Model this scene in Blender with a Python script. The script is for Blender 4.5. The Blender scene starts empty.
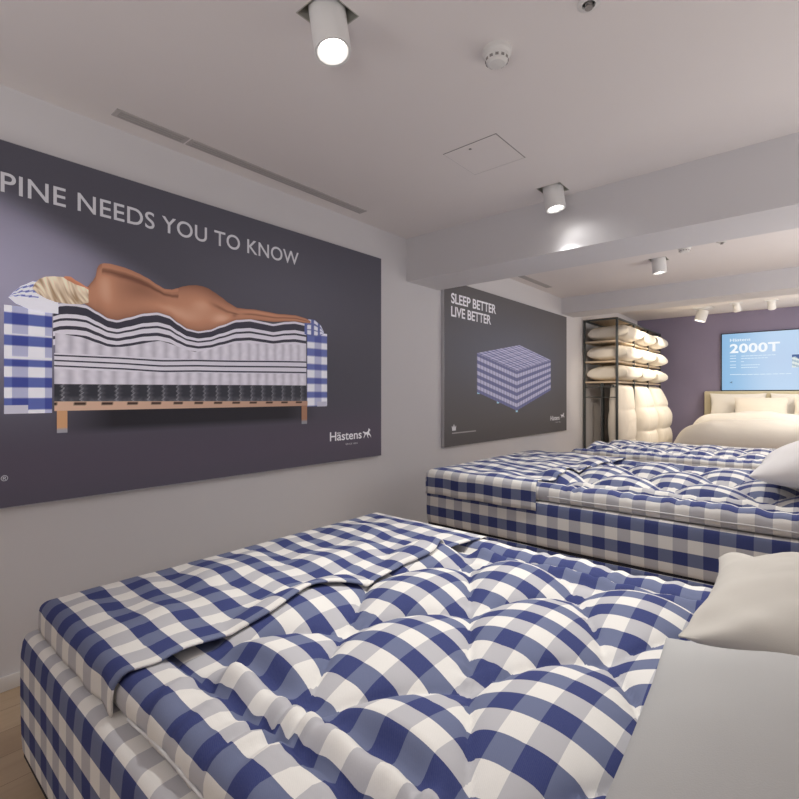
import bpy, bmesh, math, random
from mathutils import Vector, Matrix, noise
random.seed(4)
sc = bpy.context.scene
COL = sc.collection
PI = math.pi

# ------------------------------------------------------------------ camera
F_PX = 484.0; HX = 399.5; HY = 394.8
YAW = math.atan(415.5/484); SN, CS = math.sin(YAW), math.cos(YAW)
EYE = 1.271; CX = 2.6446; H = 2.6; H3 = 2.72
cd = bpy.data.cameras.new('camera'); cam = bpy.data.objects.new('camera', cd); COL.objects.link(cam)
cd.sensor_width = 36; cd.lens = F_PX/799*36; cd.shift_y = -(399.5-HY)/799; cd.clip_start = .02
cam.location = (CX, 0, EYE); cam.rotation_euler = (PI/2, 0, YAW)
sc.camera = cam

def ray(px):
    t = (px-HX)/F_PX
    return (-SN+CS*t, CS+SN*t)
def wl(px, py):            # a measured spot on the left wall -> (Y, Z)
    D = ray(px); dep = (CX-.0335)/-D[0]
    return (dep*D[1], EYE+(HY-py)*dep/F_PX)
def bw(px, py, Y):         # a measured spot on a wall facing the door -> (X, Z)
    D = ray(px); dep = Y/D[1]
    return (CX+dep*D[0], EYE+(HY-py)*dep/F_PX)

# ------------------------------------------------------------------ materials
MATS = {}
def srgb(r, g, b):
    return tuple(((c/255)/12.92 if c/255 <= .04045 else ((c/255+.055)/1.055)**2.4) for c in (r, g, b))
class NT:
    def __init__(s, name, rough=.6, metal=0.0, spec=.5):
        s.m = bpy.data.materials.new(name); s.m.use_nodes = True
        s.n = s.m.node_tree.nodes; s.l = s.m.node_tree.links
        s.b = s.n['Principled BSDF']
        s.b.inputs['Roughness'].default_value = rough; s.b.inputs['Metallic'].default_value = metal
        s.b.inputs['Specular IOR Level'].default_value = spec
    def math(s, op, a, b=None, c=None):
        n = s.n.new('ShaderNodeMath'); n.operation = op
        for i, v in enumerate((a, b, c)):
            if v is None: continue
            if isinstance(v, (int, float)): n.inputs[i].default_value = v
            else: s.l.new(v, n.inputs[i])
        return n.outputs[0]
    def mix(s, f, a, b, mode='MIX'):
        n = s.n.new('ShaderNodeMix'); n.data_type = 'RGBA'; n.blend_type = mode
        for sock, v in ((n.inputs[0], f), (n.inputs[6], a), (n.inputs[7], b)):
            if isinstance(v, (int, float)): sock.default_value = v
            elif isinstance(v, tuple): sock.default_value = (*v[:3], 1)
            else: s.l.new(v, sock)
        return n.outputs[2]
    def noise(s, scale, detail=3, vec=None, rough=.5):
        n = s.n.new('ShaderNodeTexNoise'); n.inputs['Scale'].default_value = scale; n.inputs['Detail'].default_value = detail
        n.inputs['Roughness'].default_value = rough
        if vec is not None: s.l.new(vec, n.inputs['Vector'])
        return n.outputs['Fac']
    def coord(s, k='Object'):
        return s.n.new('ShaderNodeTexCoord').outputs[k]
    def bump(s, h, strength, dist):
        n = s.n.new('ShaderNodeBump'); n.inputs['Strength'].default_value = strength; n.inputs['Distance'].default_value = dist
        s.l.new(h, n.inputs['Height']); s.l.new(n.outputs[0], s.b.inputs['Normal'])
    def color(s, v):
        if isinstance(v, tuple): s.b.inputs['Base Color'].default_value = (*v[:3], 1)
        else: s.l.new(v, s.b.inputs['Base Color'])

def plain(name, col, rough=.6, metal=0.0, var=.04, nscale=6, bump=0, bscale=200, spec=.5):
    t = NT(name, rough, metal, spec)
    f = t.noise(nscale, 4, t.coord())
    dk = tuple(c*(1-var*2) for c in col)
    t.color(t.mix(f, dk, col))
    if bump: t.bump(t.noise(bscale, 2, t.coord()), bump, .002)
    MATS[name] = t.m
    return t.m

plain('wall_paint', (.70, .69, .705), .85, var=.01, bump=.05, bscale=120, spec=.2)
plain('ceiling_paint', (.80, .76, .745), .9, var=.01, spec=.2)
plain('baseboard_paint', (.74, .72, .70), .5, var=.01)
plain('aubergine_paint', (.26, .23, .33), .75, var=.03, spec=.25)
plain('white_metal', (.78, .78, .77), .35, var=.01)
plain('recess_grey', (.45, .44, .39), .6, var=.02)
plain('vent_grey', (.42, .40, .39), .6, var=.02)
plain('seam_faint', (.62, .59, .58), .8, var=.01)
plain('vent_slot', (.50, .47, .46), .6, var=.02)
plain('seam_grey', (.30, .28, .27), .8, var=.02)
plain('white_plastic', (.74, .73, .71), .4, var=.01)
plain('dark_plastic', (.05, .05, .05), .5, var=.02)
plain('chrome', (.75, .75, .75), .12, 1.0, var=.01)
plain('steel_dark', (.075, .085, .088), .45, .3, var=.05)
plain('pale_wood', (.62, .50, .36), .5, var=.08, nscale=9)
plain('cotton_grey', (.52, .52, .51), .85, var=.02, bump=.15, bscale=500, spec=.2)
plain('cotton_white', (.80, .77, .71), .85, var=.02, bump=.15, bscale=500, spec=.2)
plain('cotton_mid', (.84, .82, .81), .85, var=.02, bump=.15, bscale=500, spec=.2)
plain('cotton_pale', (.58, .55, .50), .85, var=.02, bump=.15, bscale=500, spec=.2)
plain('cotton_cream', (.80, .75, .66), .85, var=.02, bump=.15, bscale=500, spec=.2)
plain('headboard_fabric', (.60, .54, .38), .85, var=.03, bump=.3, bscale=300)
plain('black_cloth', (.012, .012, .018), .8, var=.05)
plain('alu_edge', (.55, .55, .57), .35, .6, var=.02)
plain('screen_bezel', (.012, .012, .015), .3, var=.02)
plain('piping_white', (.72, .72, .72), .8, var=.02)

# oak floor: planks run along Y
t = NT('oak_planks', .42)
sx = t.n.new('ShaderNodeSeparateXYZ'); t.l.new(t.coord(), sx.inputs[0])
px_ = t.math('DIVIDE', sx.outputs[0], .16); pid = t.math('FLOOR', px_)
off = t.math('MULTIPLY', t.math('FRACT', t.math('MULTIPLY', pid, .618)), 1.9)
py_ = t.math('DIVIDE', t.math('ADD', sx.outputs[1], off), 1.9); yid = t.math('FLOOR', py_)
wn = t.n.new('ShaderNodeTexWhiteNoise'); wn.noise_dimensions = '2D'
cb = t.n.new('ShaderNodeCombineXYZ'); t.l.new(pid, cb.inputs[0]); t.l.new(yid, cb.inputs[1]); t.l.new(cb.outputs[0], wn.inputs['Vector'])
gv = t.n.new('ShaderNodeCombineXYZ'); t.l.new(t.math('MULTIPLY', sx.outputs[0], 38), gv.inputs[0]); t.l.new(t.math('MULTIPLY', sx.outputs[1], 2.2), gv.inputs[1]); t.l.new(wn.outputs['Value'], gv.inputs[2])
gr = t.noise(1.0, 5, gv.outputs[0], .65)
c1 = t.mix(wn.outputs['Value'], (.47, .345, .225), (.58, .44, .295))
c2 = t.mix(t.math('MULTIPLY', gr, .6), c1, (.27, .185, .115))
gap = t.math('LESS_THAN', t.math('FRACT', px_), .012)
t.color(t.mix(gap, c2, (.16, .11, .07)))
MATS['oak_planks'] = t.m

# gingham cloth, laid out in the cloth's own UV metres
SQ = .0625
t = NT('gingham', .85, spec=.2)
uv = t.coord('UV'); sx = t.n.new('ShaderNodeSeparateXYZ'); t.l.new(uv, sx.inputs[0])
A = t.math('LESS_THAN', t.math('FRACT', t.math('DIVIDE', sx.outputs[0], 2*SQ)), .5)
N = t.math('LESS_THAN', t.math('FRACT', t.math('DIVIDE', sx.outputs[1], 2*SQ)), .5)
rowW = t.mix(A, (.80, .78, .735), (.50, .495, .515))
rowN = t.mix(A, (.142, .168, .280), (.028, .042, .165))
base = t.mix(N, rowW, rowN)
wv = t.n.new('ShaderNodeTexWave'); wv.inputs['Scale'].default_value = 130; wv.inputs['Distortion'].default_value = .6; wv.bands_direction = 'DIAGONAL'
t.l.new(uv, wv.inputs['Vector'])
fb = t.noise(260, 2, uv)
k = t.math('ADD', t.math('MULTIPLY', wv.outputs['Fac'], .05), t.math('MULTIPLY', fb, .10))
t.color(t.mix(k, base, (.30, .30, .36)))
t.bump(fb, .12, .002)
MATS['gingham'] = t.m

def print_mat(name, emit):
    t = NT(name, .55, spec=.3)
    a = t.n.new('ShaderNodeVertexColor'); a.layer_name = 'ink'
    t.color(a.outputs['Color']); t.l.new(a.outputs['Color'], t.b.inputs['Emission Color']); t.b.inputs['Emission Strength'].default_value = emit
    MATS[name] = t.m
print_mat('emissive_print', .36)  # emission added so the poster prints read brighter than the wall
print_mat('emissive_print_small', .30)
print_mat('screen_print', .97)
for l_ in list(MATS['screen_print'].node_tree.links):
    if l_.to_socket.name == 'Base Color': MATS['screen_print'].node_tree.links.remove(l_)
MATS['screen_print'].node_tree.nodes['Principled BSDF'].inputs['Base Color'].default_value = (.02, .02, .025, 1)

def glow(name, col, s):
    t = NT(name, .3); t.color(col); t.b.inputs['Emission Color'].default_value = (*col, 1); t.b.inputs['Emission Strength'].default_value = s
    MATS[name] = t.m
glow('lamp_glow', (1, .96, .90), 9)

# ------------------------------------------------------------------ object helpers
def link(o, parent=None):
    COL.objects.link(o)
    if parent is not None: o.parent = parent
    return o
def tag(o, label=None, cat=None, group=None, kind=None):
    if label: o['label'] = label
    if cat: o['category'] = cat
    if group: o['group'] = group
    if kind: o['kind'] = kind
    return o
def empty(name, loc, label, cat, group=None, rot=(0, 0, 0)):
    o = bpy.data.objects.new(name, None); o.empty_display_size = .1; o.location = loc; o.rotation_euler = rot
    link(o); tag(o, label, cat, group); return o
def finish(name, bm, mat, parent=None, smooth=True, origin=None, ang=None):
    if origin is not None: bmesh.ops.translate(bm, verts=bm.verts, vec=-Vector(origin))
    me = bpy.data.meshes.new(name); bm.to_mesh(me); bm.free()
    for m in (mat if isinstance(mat, (list, tuple)) else [mat]): me.materials.append(MATS[m])
    if smooth:
        for p in me.polygons: p.use_smooth = True
        if ang: me.set_sharp_from_angle(angle=math.radians(ang))
    o = bpy.data.objects.new(name, me)
    if origin is not None and parent is None: o.location = origin
    return link(o, parent)
def box(bm, x0, y0, z0, x1, y1, z1):
    vs = [bm.verts.new(p) for p in ((x0,y0,z0),(x1,y0,z0),(x1,y1,z0),(x0,y1,z0),(x0,y0,z1),(x1,y0,z1),(x1,y1,z1),(x0,y1,z1))]
    return [bm.faces.new([vs[i] for i in f]) for f in ((3,2,1,0),(4,5,6,7),(0,1,5,4),(1,2,6,5),(2,3,7,6),(3,0,4,7))]
def bevel(bm, r, seg=3):
    bmesh.ops.bevel(bm, geom=bm.edges[:], offset=r, segments=seg, profile=.5, affect='EDGES')
def boxes(name, lst, mat, parent=None, bev=0, origin=None):
    bm = bmesh.new()
    for b in lst: box(bm, *b)
    if bev: bevel(bm, bev, 2)
    return finish(name, bm, mat, parent, smooth=bool(bev), origin=origin, ang=40)
def lathe(bm, prof, c, seg=40, M=None, caps=True):
    rings = []
    for r, z in prof:
        ring = []
        for i in range(seg):
            a = 2*PI*i/seg; v = Vector((r*math.cos(a), r*math.sin(a), z))
            if M is not None: v = M @ v
            ring.append(bm.verts.new(v+Vector(c)))
        rings.append(ring)
    for a, b in zip(rings, rings[1:]):
        for i in range(seg): bm.faces.new((a[i], a[(i+1) % seg], b[(i+1) % seg], b[i]))
    if caps: bm.faces.new(rings[0][::-1]); bm.faces.new(rings[-1])
def copy_tree(o, parent=None):
    c = o.copy(); link(c)
    if parent is not None: c.parent = parent
    for ch in [q for q in bpy.data.objects if q.parent == o]: copy_tree(ch, c)
    return c
def sm(x, a, b):
    t = max(0, min(1, (x-a)/(b-a))); return t*t*(3-2*t)
def nz(x, y, z=0): return noise.noise(Vector((x, y, z)))

# ------------------------------------------------------------------ room shell
RX = 4.4; YB = -2.6; YE = 10.25
boxes('wall_left', [(-.12, YB, 0, 0, YE, 2.85)], 'wall_paint')['kind'] = 'structure'
boxes('wall_right', [(RX, YB, 0, RX+.12, YE, 2.85)], 'wall_paint')['kind'] = 'structure'
boxes('wall_near', [(-.12, YB-.12, 0, RX+.12, YB, 2.85)], 'wall_paint')['kind'] = 'structure'
boxes('wall_back', [(-.12, YE, 0, RX+.12, YE+.12, 2.85)], 'aubergine_paint')['kind'] = 'structure'
boxes('floor', [(-.12, YB-.12, -.1, RX+.12, YE+.12, 0)], 'oak_planks')['kind'] = 'structure'
boxes('baseboard_left', [(0, YB, 0, .014, YE, .062)], 'baseboard_paint', bev=.003)['kind'] = 'structure'
boxes('ceiling_beam', [(0, 3.172, 2.237, RX, 3.63, 2.85)], 'wall_paint')['kind'] = 'structure'
boxes('ceiling_beam', [(0, 6.5, 2.385, RX, 6.93, 2.85)], 'wall_paint')['kind'] = 'structure'

spots = [(1.352, 1.12, H), (1.358, 3.022, H), (1.478, 5.27, H)]
HS = .078                              # half side of the square recess
D3 = [bw(701, 311, 8.1), bw(735, 304, 8.4), bw(771, 300, 8.4)]
holes = [(x-HS, x+HS, y-HS, y+HS) for x, y, z in spots]
def holed(bm, x0, x1, y0, y1, z, holes):
    hs = [h for h in holes if x0 < h[0] < x1 and y0 < h[2] < y1]
    xs = sorted({x0, x1, *[v for h in hs for v in h[:2]]}); ys = sorted({y0, y1, *[v for h in hs for v in h[2:]]})
    V = {}
    def vv(x, y):
        if (x, y) not in V: V[(x, y)] = bm.verts.new((x, y, z))
        return V[(x, y)]
    for a, b in zip(xs, xs[1:]):
        for c, d in zip(ys, ys[1:]):
            mx, my = (a+b)/2, (c+d)/2
            if any(h[0] < mx < h[1] and h[2] < my < h[3] for h in hs): continue
            bm.faces.new((vv(a, c), vv(a, d), vv(b, d), vv(b, c)))
bm = bmesh.new()
holed(bm, -.12, RX+.12, YB-.12, 6.7, H, holes)
vs = [bm.verts.new(p) for p in ((-.12, 6.7, H3), (-.12, YE+.12, H3), (RX+.12, YE+.12, H3), (RX+.12, 6.7, H3))]
bm.faces.new(vs)
box(bm, -.12, YB-.12, 2.85, RX+.12, YE+.12, 2.95)
tag(finish('ceiling', bm, 'ceiling_paint', smooth=False), kind='structure')

# ------------------------------------------------------------------ ceiling fittings
def spotlight(x, y, z, tilt, azi, label, length=.15):
    root = empty('ceiling_spotlight', (x, y, z), label, 'spotlight', 'cylinder spotlights in square ceiling recesses')
    bm = bmesh.new(); h = HS; d = .10; w = .004   # open box let into the ceiling
    box(bm, -h, -h, 0, -h+w, h, d); box(bm, h-w, -h, 0, h, h, d); box(bm, -h, -h, 0, h, -h+w, d); box(bm, -h, h-w, 0, h, h, d); box(bm, -h, -h, d, h, h, d+w)
    finish('recess_box', bm, 'recess_grey', root, smooth=False)
    M = Matrix.Rotation(azi, 3, 'Z') @ Matrix.Rotation(tilt, 3, 'Y')
    c = (0, 0, 0.0); r = .064
    bm = bmesh.new()
    lathe(bm, [(r-.006, .085), (r, .08), (r, -length+.008), (r-.002, -length), (r-.005, -length), (r-.007, -length+.03), (r-.010, -length+.05), (.001, -length+.055)], c, 48, M)
    hs = finish('lamp_housing', bm, 'white_metal', root, ang=35)
    bm = bmesh.new()
    lathe(bm, [(r-.0065, -length+.0015), (r-.010, -length+.001), (.046, -length+.010), (.034, -length+.034), (.033, -length+.040), (r-.012, -length+.035), (r-.0065, -length+.0015)], c, 48, M, caps=False)
    finish('reflector_ring', bm, 'white_metal', hs, ang=35)
    bm = bmesh.new()
    lathe(bm, [(.001, -length+.044), (.034, -length+.040), (.034, -length+.034), (.030, -length+.020), (.016, -length+.014), (.001, -length+.012)], c, 40, M)
    finish('lens', bm, 'lamp_glow', hs)
    return root, M
S1, M1 = spotlight(*spots[0], -.20, -.05, 'white cylinder spotlight nearest the camera, in a square recess at the top edge')
S2, M2 = spotlight(*spots[1], -.14, .15, 'white cylinder spotlight casting a bright patch on the ceiling beam', .135)
S3, M3 = spotlight(*spots[2], -.08, .2, 'grey looking cylinder spotlight on the ceiling between the two beams', .135)

def track_head(x, y, z, tilt, azi, label, s=1.0):
    root = empty('gimbal_spotlight', (x, y, z), label, 'spotlight', 'small cream spotlights above the white bed')
    bm = bmesh.new(); box(bm, -.085*s, -.085*s, -.012*s, .085*s, .085*s, .002); lathe(bm, [(.055*s, -.010), (.05*s, -.03)], (0, 0, 0), 28); finish('ceiling_plate', bm, 'white_metal', root, ang=35)
    M = Matrix.Rotation(azi, 3, 'Z') @ Matrix.Rotation(tilt, 3, 'Y')
    bm = bmesh.new(); lathe(bm, [(.03*s, .02), (.052*s, 0), (.056*s, -.11*s), (.05*s, -.115*s), (.045*s, -.09*s)], (0, 0, -.03*s), 28, M); hd = finish('lamp_head', bm, 'white_metal', root, ang=35)
    bm = bmesh.new(); lathe(bm, [(.001, -.088*s), (.044*s, -.092*s), (.001, -.096*s)], (0, 0, -.03*s), 24, M); finish('lens', bm, 'lamp_glow', hd)
track_head(1.235, 9.42, H3, .32, .2, 'large cream tilted spotlight hanging lowest in front of the dark wall', 1.55)
track_head(1.70, 9.25, H3, .5, -1.9, 'small cream spotlight behind and right of the large tilted one', .95)
track_head(2.14, 9.36, H3, .5, -1.6, 'small cream spotlight above the blue screen, rightmost of the row', .95)

def smoke(x, y, z, label):
    root = empty('smoke_detector', (x, y, z), label, 'smoke detector', 'smoke detectors on the ceiling')
    bm = bmesh.new(); lathe(bm, [(.055, 0), (.055, -.018), (.052, -.022), (.047, -.026)], (0, 0, 0), 40); finish('base_ring', bm, 'white_plastic', root, ang=30)
    bm = bmesh.new(); lathe(bm, [(.047, -.022), (.046, -.034), (.040, -.048), (.030, -.055), (.001, -.057)], (0, 0, 0), 40); cp = finish('cap', bm, 'white_plastic', root, ang=30)
    bm = bmesh.new()
    for i in range(12):
        a = 2*PI*i/12; M = Matrix.Rotation(a, 4, 'Z')
        n0 = len(bm.verts); box(bm, .036, -.006, -.0455, .0445, .006, -.036)
        bm.verts.ensure_lookup_table(); bmesh.ops.transform(bm, matrix=M, verts=bm.verts[n0:])
    finish('slots', bm, 'seam_grey', cp, smooth=False)
smoke(1.714, 1.66, H, 'round white smoke detector on the near ceiling beside the large spotlight')
smoke(1.758, 4.95, H, 'small round smoke detector on the ceiling between the beams')
def sprinkler(x, y, z, label):
    root = empty('sprinkler', (x, y, z), label, 'sprinkler', 'ceiling sprinklers')
    bm = bmesh.new(); lathe(bm, [(.038, .003), (.038, -.003), (.022, -.007), (.020, 0)], (0, 0, 0), 32); finish('escutcheon', bm, 'white_plastic', root, ang=30)
    bm = bmesh.new(); lathe(bm, [(.012, .003), (.012, -.008), (.005, -.010), (.005, -.015), (.013, -.016), (.013, -.018), (.001, -.019)], (0, 0, 0), 24); finish('deflector', bm, 'seam_grey', root, ang=30)
sprinkler(2.062, 1.665, H, 'small round sprinkler at the top edge of the ceiling')
sprinkler(2.03, 5.02, H, 'tiny sprinkler beside the far smoke detector')

def slot_vent(x0, x1, y0, y1, z, label, ym=None):
    root = empty('slot_vent', ((x0+x1)/2, y0, z), label, 'vent', 'grey slot vents along the wall')
    cx = (x0+x1)/2
    segs = [(y0, ym-.006), (ym+.006, y1)] if ym else [(y0, y1)]
    for a, b in segs:
        boxes('vent_panel', [(x0-cx, a-y0, -.004, x1-cx, b-y0, 0)], 'vent_slot', root)
        n = 3; w = (x1-x0)/(n*2+1)
        boxes('slots', [(x0-cx+w*(1+2*i), a-y0+.02, -.006, x0-cx+w*(2+2*i), b-y0-.02, -.003) for i in range(n)], 'vent_grey', root)
slot_vent(.115, .19, .85, 2.50, H, 'long grey slot vent in the ceiling above the large poster', 1.20)
slot_vent(.115, .19, 4.25, 5.75, H, 'grey slot vent in the ceiling above the smaller poster')
root = empty('access_hatch', (1.25, 2.35, H), 'square flush access hatch with a small lock in the ceiling', 'hatch')
g = .0025; a = .165
boxes('seam', [(-a, -a, -.002, a, -a+g*1.6, .004), (a-g*1.6, -a, -.002, a, a, .004)], 'seam_grey', root)
boxes('seam', [(-a, a-g, -.001, a-g*2, a, .004), (-a, -a+g*2, -.001, -a+g, a-g, .004)], 'seam_faint', root)
bm = bmesh.new(); lathe(bm, [(.008, 0), (.008, -.002), (.001, -.003)], (-.02, -.115, 0), 16); finish('lock', bm, 'seam_grey', root)

# ------------------------------------------------------------------ beds
def gingham_uv(bm, pu=0.0, pv_side=0.0, pv_top=0.0):
    uvl = bm.loops.layers.uv.new('UVMap')
    for f in bm.faces:
        n = f.normal
        for l in f.loops:
            x, y, z = l.vert.co
            if abs(n.z) >= max(abs(n.x), abs(n.y)): l[uvl].uv = (x+pu, y+pv_top)
            elif abs(n.y) >= abs(n.x): l[uvl].uv = (x+pu, z+pv_side)
            else: l[uvl].uv = (y+pu, z+pv_side)
def cloth_box(name, x0, y0, z0, x1, y1, z1, r, parent, origin, pvs, pvt, sag=.004, pu=0.0, seed=0):
    bm = bmesh.new(); box(bm, x0, y0, z0, x1, y1, z1)
    bmesh.ops.bevel(bm, geom=bm.edges[:], offset=r, segments=5, profile=.5, affect='EDGES')
    nx = int((x1-x0)/.08); ny = int((y1-y0)/.08)
    for k in range(1, nx):
        bmesh.ops.bisect_plane(bm, geom=bm.verts[:]+bm.edges[:]+bm.faces[:], plane_co=(x0+(x1-x0)*k/nx, 0, 0), plane_no=(1, 0, 0))
    for k in range(1, ny):
        bmesh.ops.bisect_plane(bm, geom=bm.verts[:]+bm.edges[:]+bm.faces[:], plane_co=(0, y0+(y1-y0)*k/ny, 0), plane_no=(0, 1, 0))
    nzc = max(2, int((z1-z0)/.06))
    for k in range(1, nzc):
        bmesh.ops.bisect_plane(bm, geom=bm.verts[:]+bm.edges[:]+bm.faces[:], plane_co=(0, 0, z0+(z1-z0)*k/nzc), plane_no=(0, 0, 1))
    bm.normal_update()
    gingham_uv(bm, pu, pvs, pvt)
    for v in bm.verts:
        x, y, z = v.co; b = sm(z, z0, z0+.1)*(1-sm(z, z1-.08, z1))
        k = sag*(nz(x*4, y*4, z*5+seed)*1.2)
        if y < y0+.03: v.co.y -= b*.006 + k*.8
        if y > y1-.03: v.co.y += b*.006 + k*.8
        if x < x0+.03: v.co.x -= b*.006 + k*.8
        if z > z1-.03: v.co.z += k
    return finish(name, bm, 'gingham', parent, origin=origin)

def lobes(x, y, x0, y0, ly):
    u = (x-x0)/.435+(y-y0)/(2*ly); v = (x-x0)/.435-(y-y0)/(2*ly)
    su, sv = abs(math.sin(PI*u)), abs(math.sin(PI*v))
    return su, sv, u, v

def top_h(x, y, yn, yf, lat, seed, xc, puck=True):
    """swell of the tufted pad above its base level, without the rolled border"""
    x0, y0, ly = lat
    su, sv, u, v = lobes(x, y, x0, y0, ly)
    m = min(su, sv); M_ = max(su, sv)
    h = .020*M_**.7+.072*(su*sv)**.42-.020
    if puck: h += sm(x, xc-.02, xc+.08)*math.exp(-(m/.30)**2)*.0065*math.sin((u if sv < su else v)*50+nz(x*6, y*6, seed)*6)*(.25+max(0, nz(x*5, y*5, seed+3))*3)*(1.25-M_)
    h += .006*nz(x*5, y*5, seed)
    cov = 1-sm(x, xc-.26, xc-.06)
    return h*(1-.75*cov)-.004*cov
def topper(xf, xh, yn, yf, zb, xc, label, lat, step, seed):
    """padded tufted topper with a rolled border; covered (flatter) towards the foot"""
    root = empty('mattress_topper', ((xf+xh)/2, (yn+yf)/2, zb), label, 'mattress topper', 'tufted gingham toppers')
    pa = .0115 if seed == 3 else .005
    O = Vector(root.location)
    # cross section, starts on the underside near the border
    roll = []
    prof = [(yn+.10, 0.0), (yn+.03, 0.0)]
    for i in range(13):                                      # outer round of the border
        a = -PI/2 - PI*i/12*.95
        ca, sa = math.cos(a), math.sin(a); prof.append((yn+.047+.047*math.copysign(abs(ca)**(.6 if sa < 0 else 1), ca), .048+.048*math.copysign(abs(sa)**(.75 if sa < 0 else 1), sa)))
    prof += [(yn+.070, .097), (yn+.10, .095), (yn+.128, .082), (yn+.146, .060), (yn+.154, .050), (yn+.164, .056)]
    n = int((yf-yn-.34)/step)
    for i in range(1, n): prof.append((yn+.17+(yf-yn-.34)*i/n, .058))
    near = prof[:21]
    prof += [((yn+yf)-y, z) for y, z in near[::-1]]
    # refine + arc length
    fine = [prof[0]]
    for p in prof[1:]:
        q = fine[-1]; d = math.hypot(p[0]-q[0], p[1]-q[1]); k = max(1, int(d/step+.3))
        for j in range(1, k+1): fine.append((q[0]+(p[0]-q[0])*j/k, q[1]+(p[1]-q[1])*j/k))
    arc = [0]
    for a, b in zip(fine, fine[1:]): arc.append(arc[-1]+math.hypot(b[0]-a[0], b[1]-a[1]))
    a0 = next(a_ for a_, p_ in zip(arc, fine) if p_[1] > .0005)
    nx = int((xh-xf)/step)
    xs = [xf+(xh-xf)*i/nx for i in range(nx+1)]
    bm = bmesh.new(); uvl = bm.loops.layers.uv.new('UVMap'); G = []
    x0, y0, ly = lat
    for i, x in enumerate(xs):
        row = []
        e = min(x-xf, xh-x); end = math.sqrt(max(0, 1-(1-min(1, e/.06))**2)) if e < .06 else 1
        ex = .02*(1-end)
        cov = 1-sm(x, xc-.12, xc+.0)
        for j, (y, z) in enumerate(fine):
            yy = y; zz = z
            inner = sm(min(y-yn, yf-y), .232, .30)
            if z > .01:
                zz += inner*top_h(x, y, yn, yf, lat, seed, xc)
                # border: gathered
                bd = 1-sm(min(y-yn, yf-y), .18, .30)
                g = math.sin(x*70+6*nz(x*5, seed, y*3)+(y-yn)*16)*(.35+1.5*abs(nz(x*7, y*2, seed+7)))+.5*math.sin(x*118+4*nz(x*8, seed+2, y*4))*nz(x*4, y*3, seed+9)
                gw = sm(x, xc+.02, xc+.14)
                gg = gw*bd*pa*(1 if y < (yn+yf)/2 else .45)*g*sm(z, .0, .04)
                zz += gw*math.exp(-((min(y-yn, yf-y)-.203)/.040)**2)*(.038+.014*nz(x*5, seed, 6)+.012*abs(math.sin(PI*(x-x0)/.435)))
                zz += gg + bd*gw*(.008*nz(x*5.5, seed, 1)+.004*math.sin(x*14.4))
                if y < yn+.06: yy -= gw*(pa*.45*g+.014*nz(x*4.5, 2, seed))
                if y > yf-.06: yy += gw*(pa*.2*g+.010*nz(x*4.5, 5, seed))
            zz = zz*end if z > 0 else 0
            if end < 1: yy = yy+(yn+.04-yy)*(1-end)*(1 if y < yn+.04 else 0)+(yf-.04-yy)*(1-end)*(1 if y > yf-.04 else 0)
            row.append(bm.verts.new((x, yy, zb+zz)))
        G.append(row)
    m = len(fine)
    for i in range(nx):
        for j in range(m-1):
            f = bm.faces.new((G[i][j], G[i][j+1], G[i+1][j+1], G[i+1][j]))
            for l, (ii, jj) in zip(f.loops, ((i, j), (i, j+1), (i+1, j+1), (i+1, j))):
                l[uvl].uv = (xs[ii]-xf, SQ+max(arc[jj]-a0-.034, .01*(arc[jj]-a0)+.0005) if arc[jj] >= a0 else SQ*1.02)      # first stripe up the side is the pale one
        f = bm.faces.new((G[i][0], G[i+1][0], G[i+1][m-1], G[i][m-1]))
    bm.faces.new(G[0][::-1]); bm.faces.new(G[-1])
    bmesh.ops.recalc_face_normals(bm, faces=bm.faces)
    pad = finish('tufted_pad', bm, 'gingham', root, origin=O)
    # piping round the lower edge of the border
    for yy, s in ((yn, 1), (yf, -1)):
        bm = bmesh.new(); prev = None; k = int((xh-xc)/.03)
        for i in range(k+1):
            x = xc+.02+(xh-xc-.06)*i/k
            c = Vector((x, yy-s*(.001+.014*nz(x*4.5, 2 if s > 0 else 5, seed)*.8), zb+.034+.004*nz(x*6, seed, 2)))
            ring = [bm.verts.new(c+Vector((0, .0032*math.cos(a), .0032*math.sin(a)))) for a in [2*PI*q/8 for q in range(8)]]
            if prev:
                for q in range(8): bm.faces.new((prev[q], prev[(q+1) % 8], ring[(q+1) % 8], ring[q]))
            prev = ring
        finish('piping', bm, 'piping_white', pad, origin=O)
    return root

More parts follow.
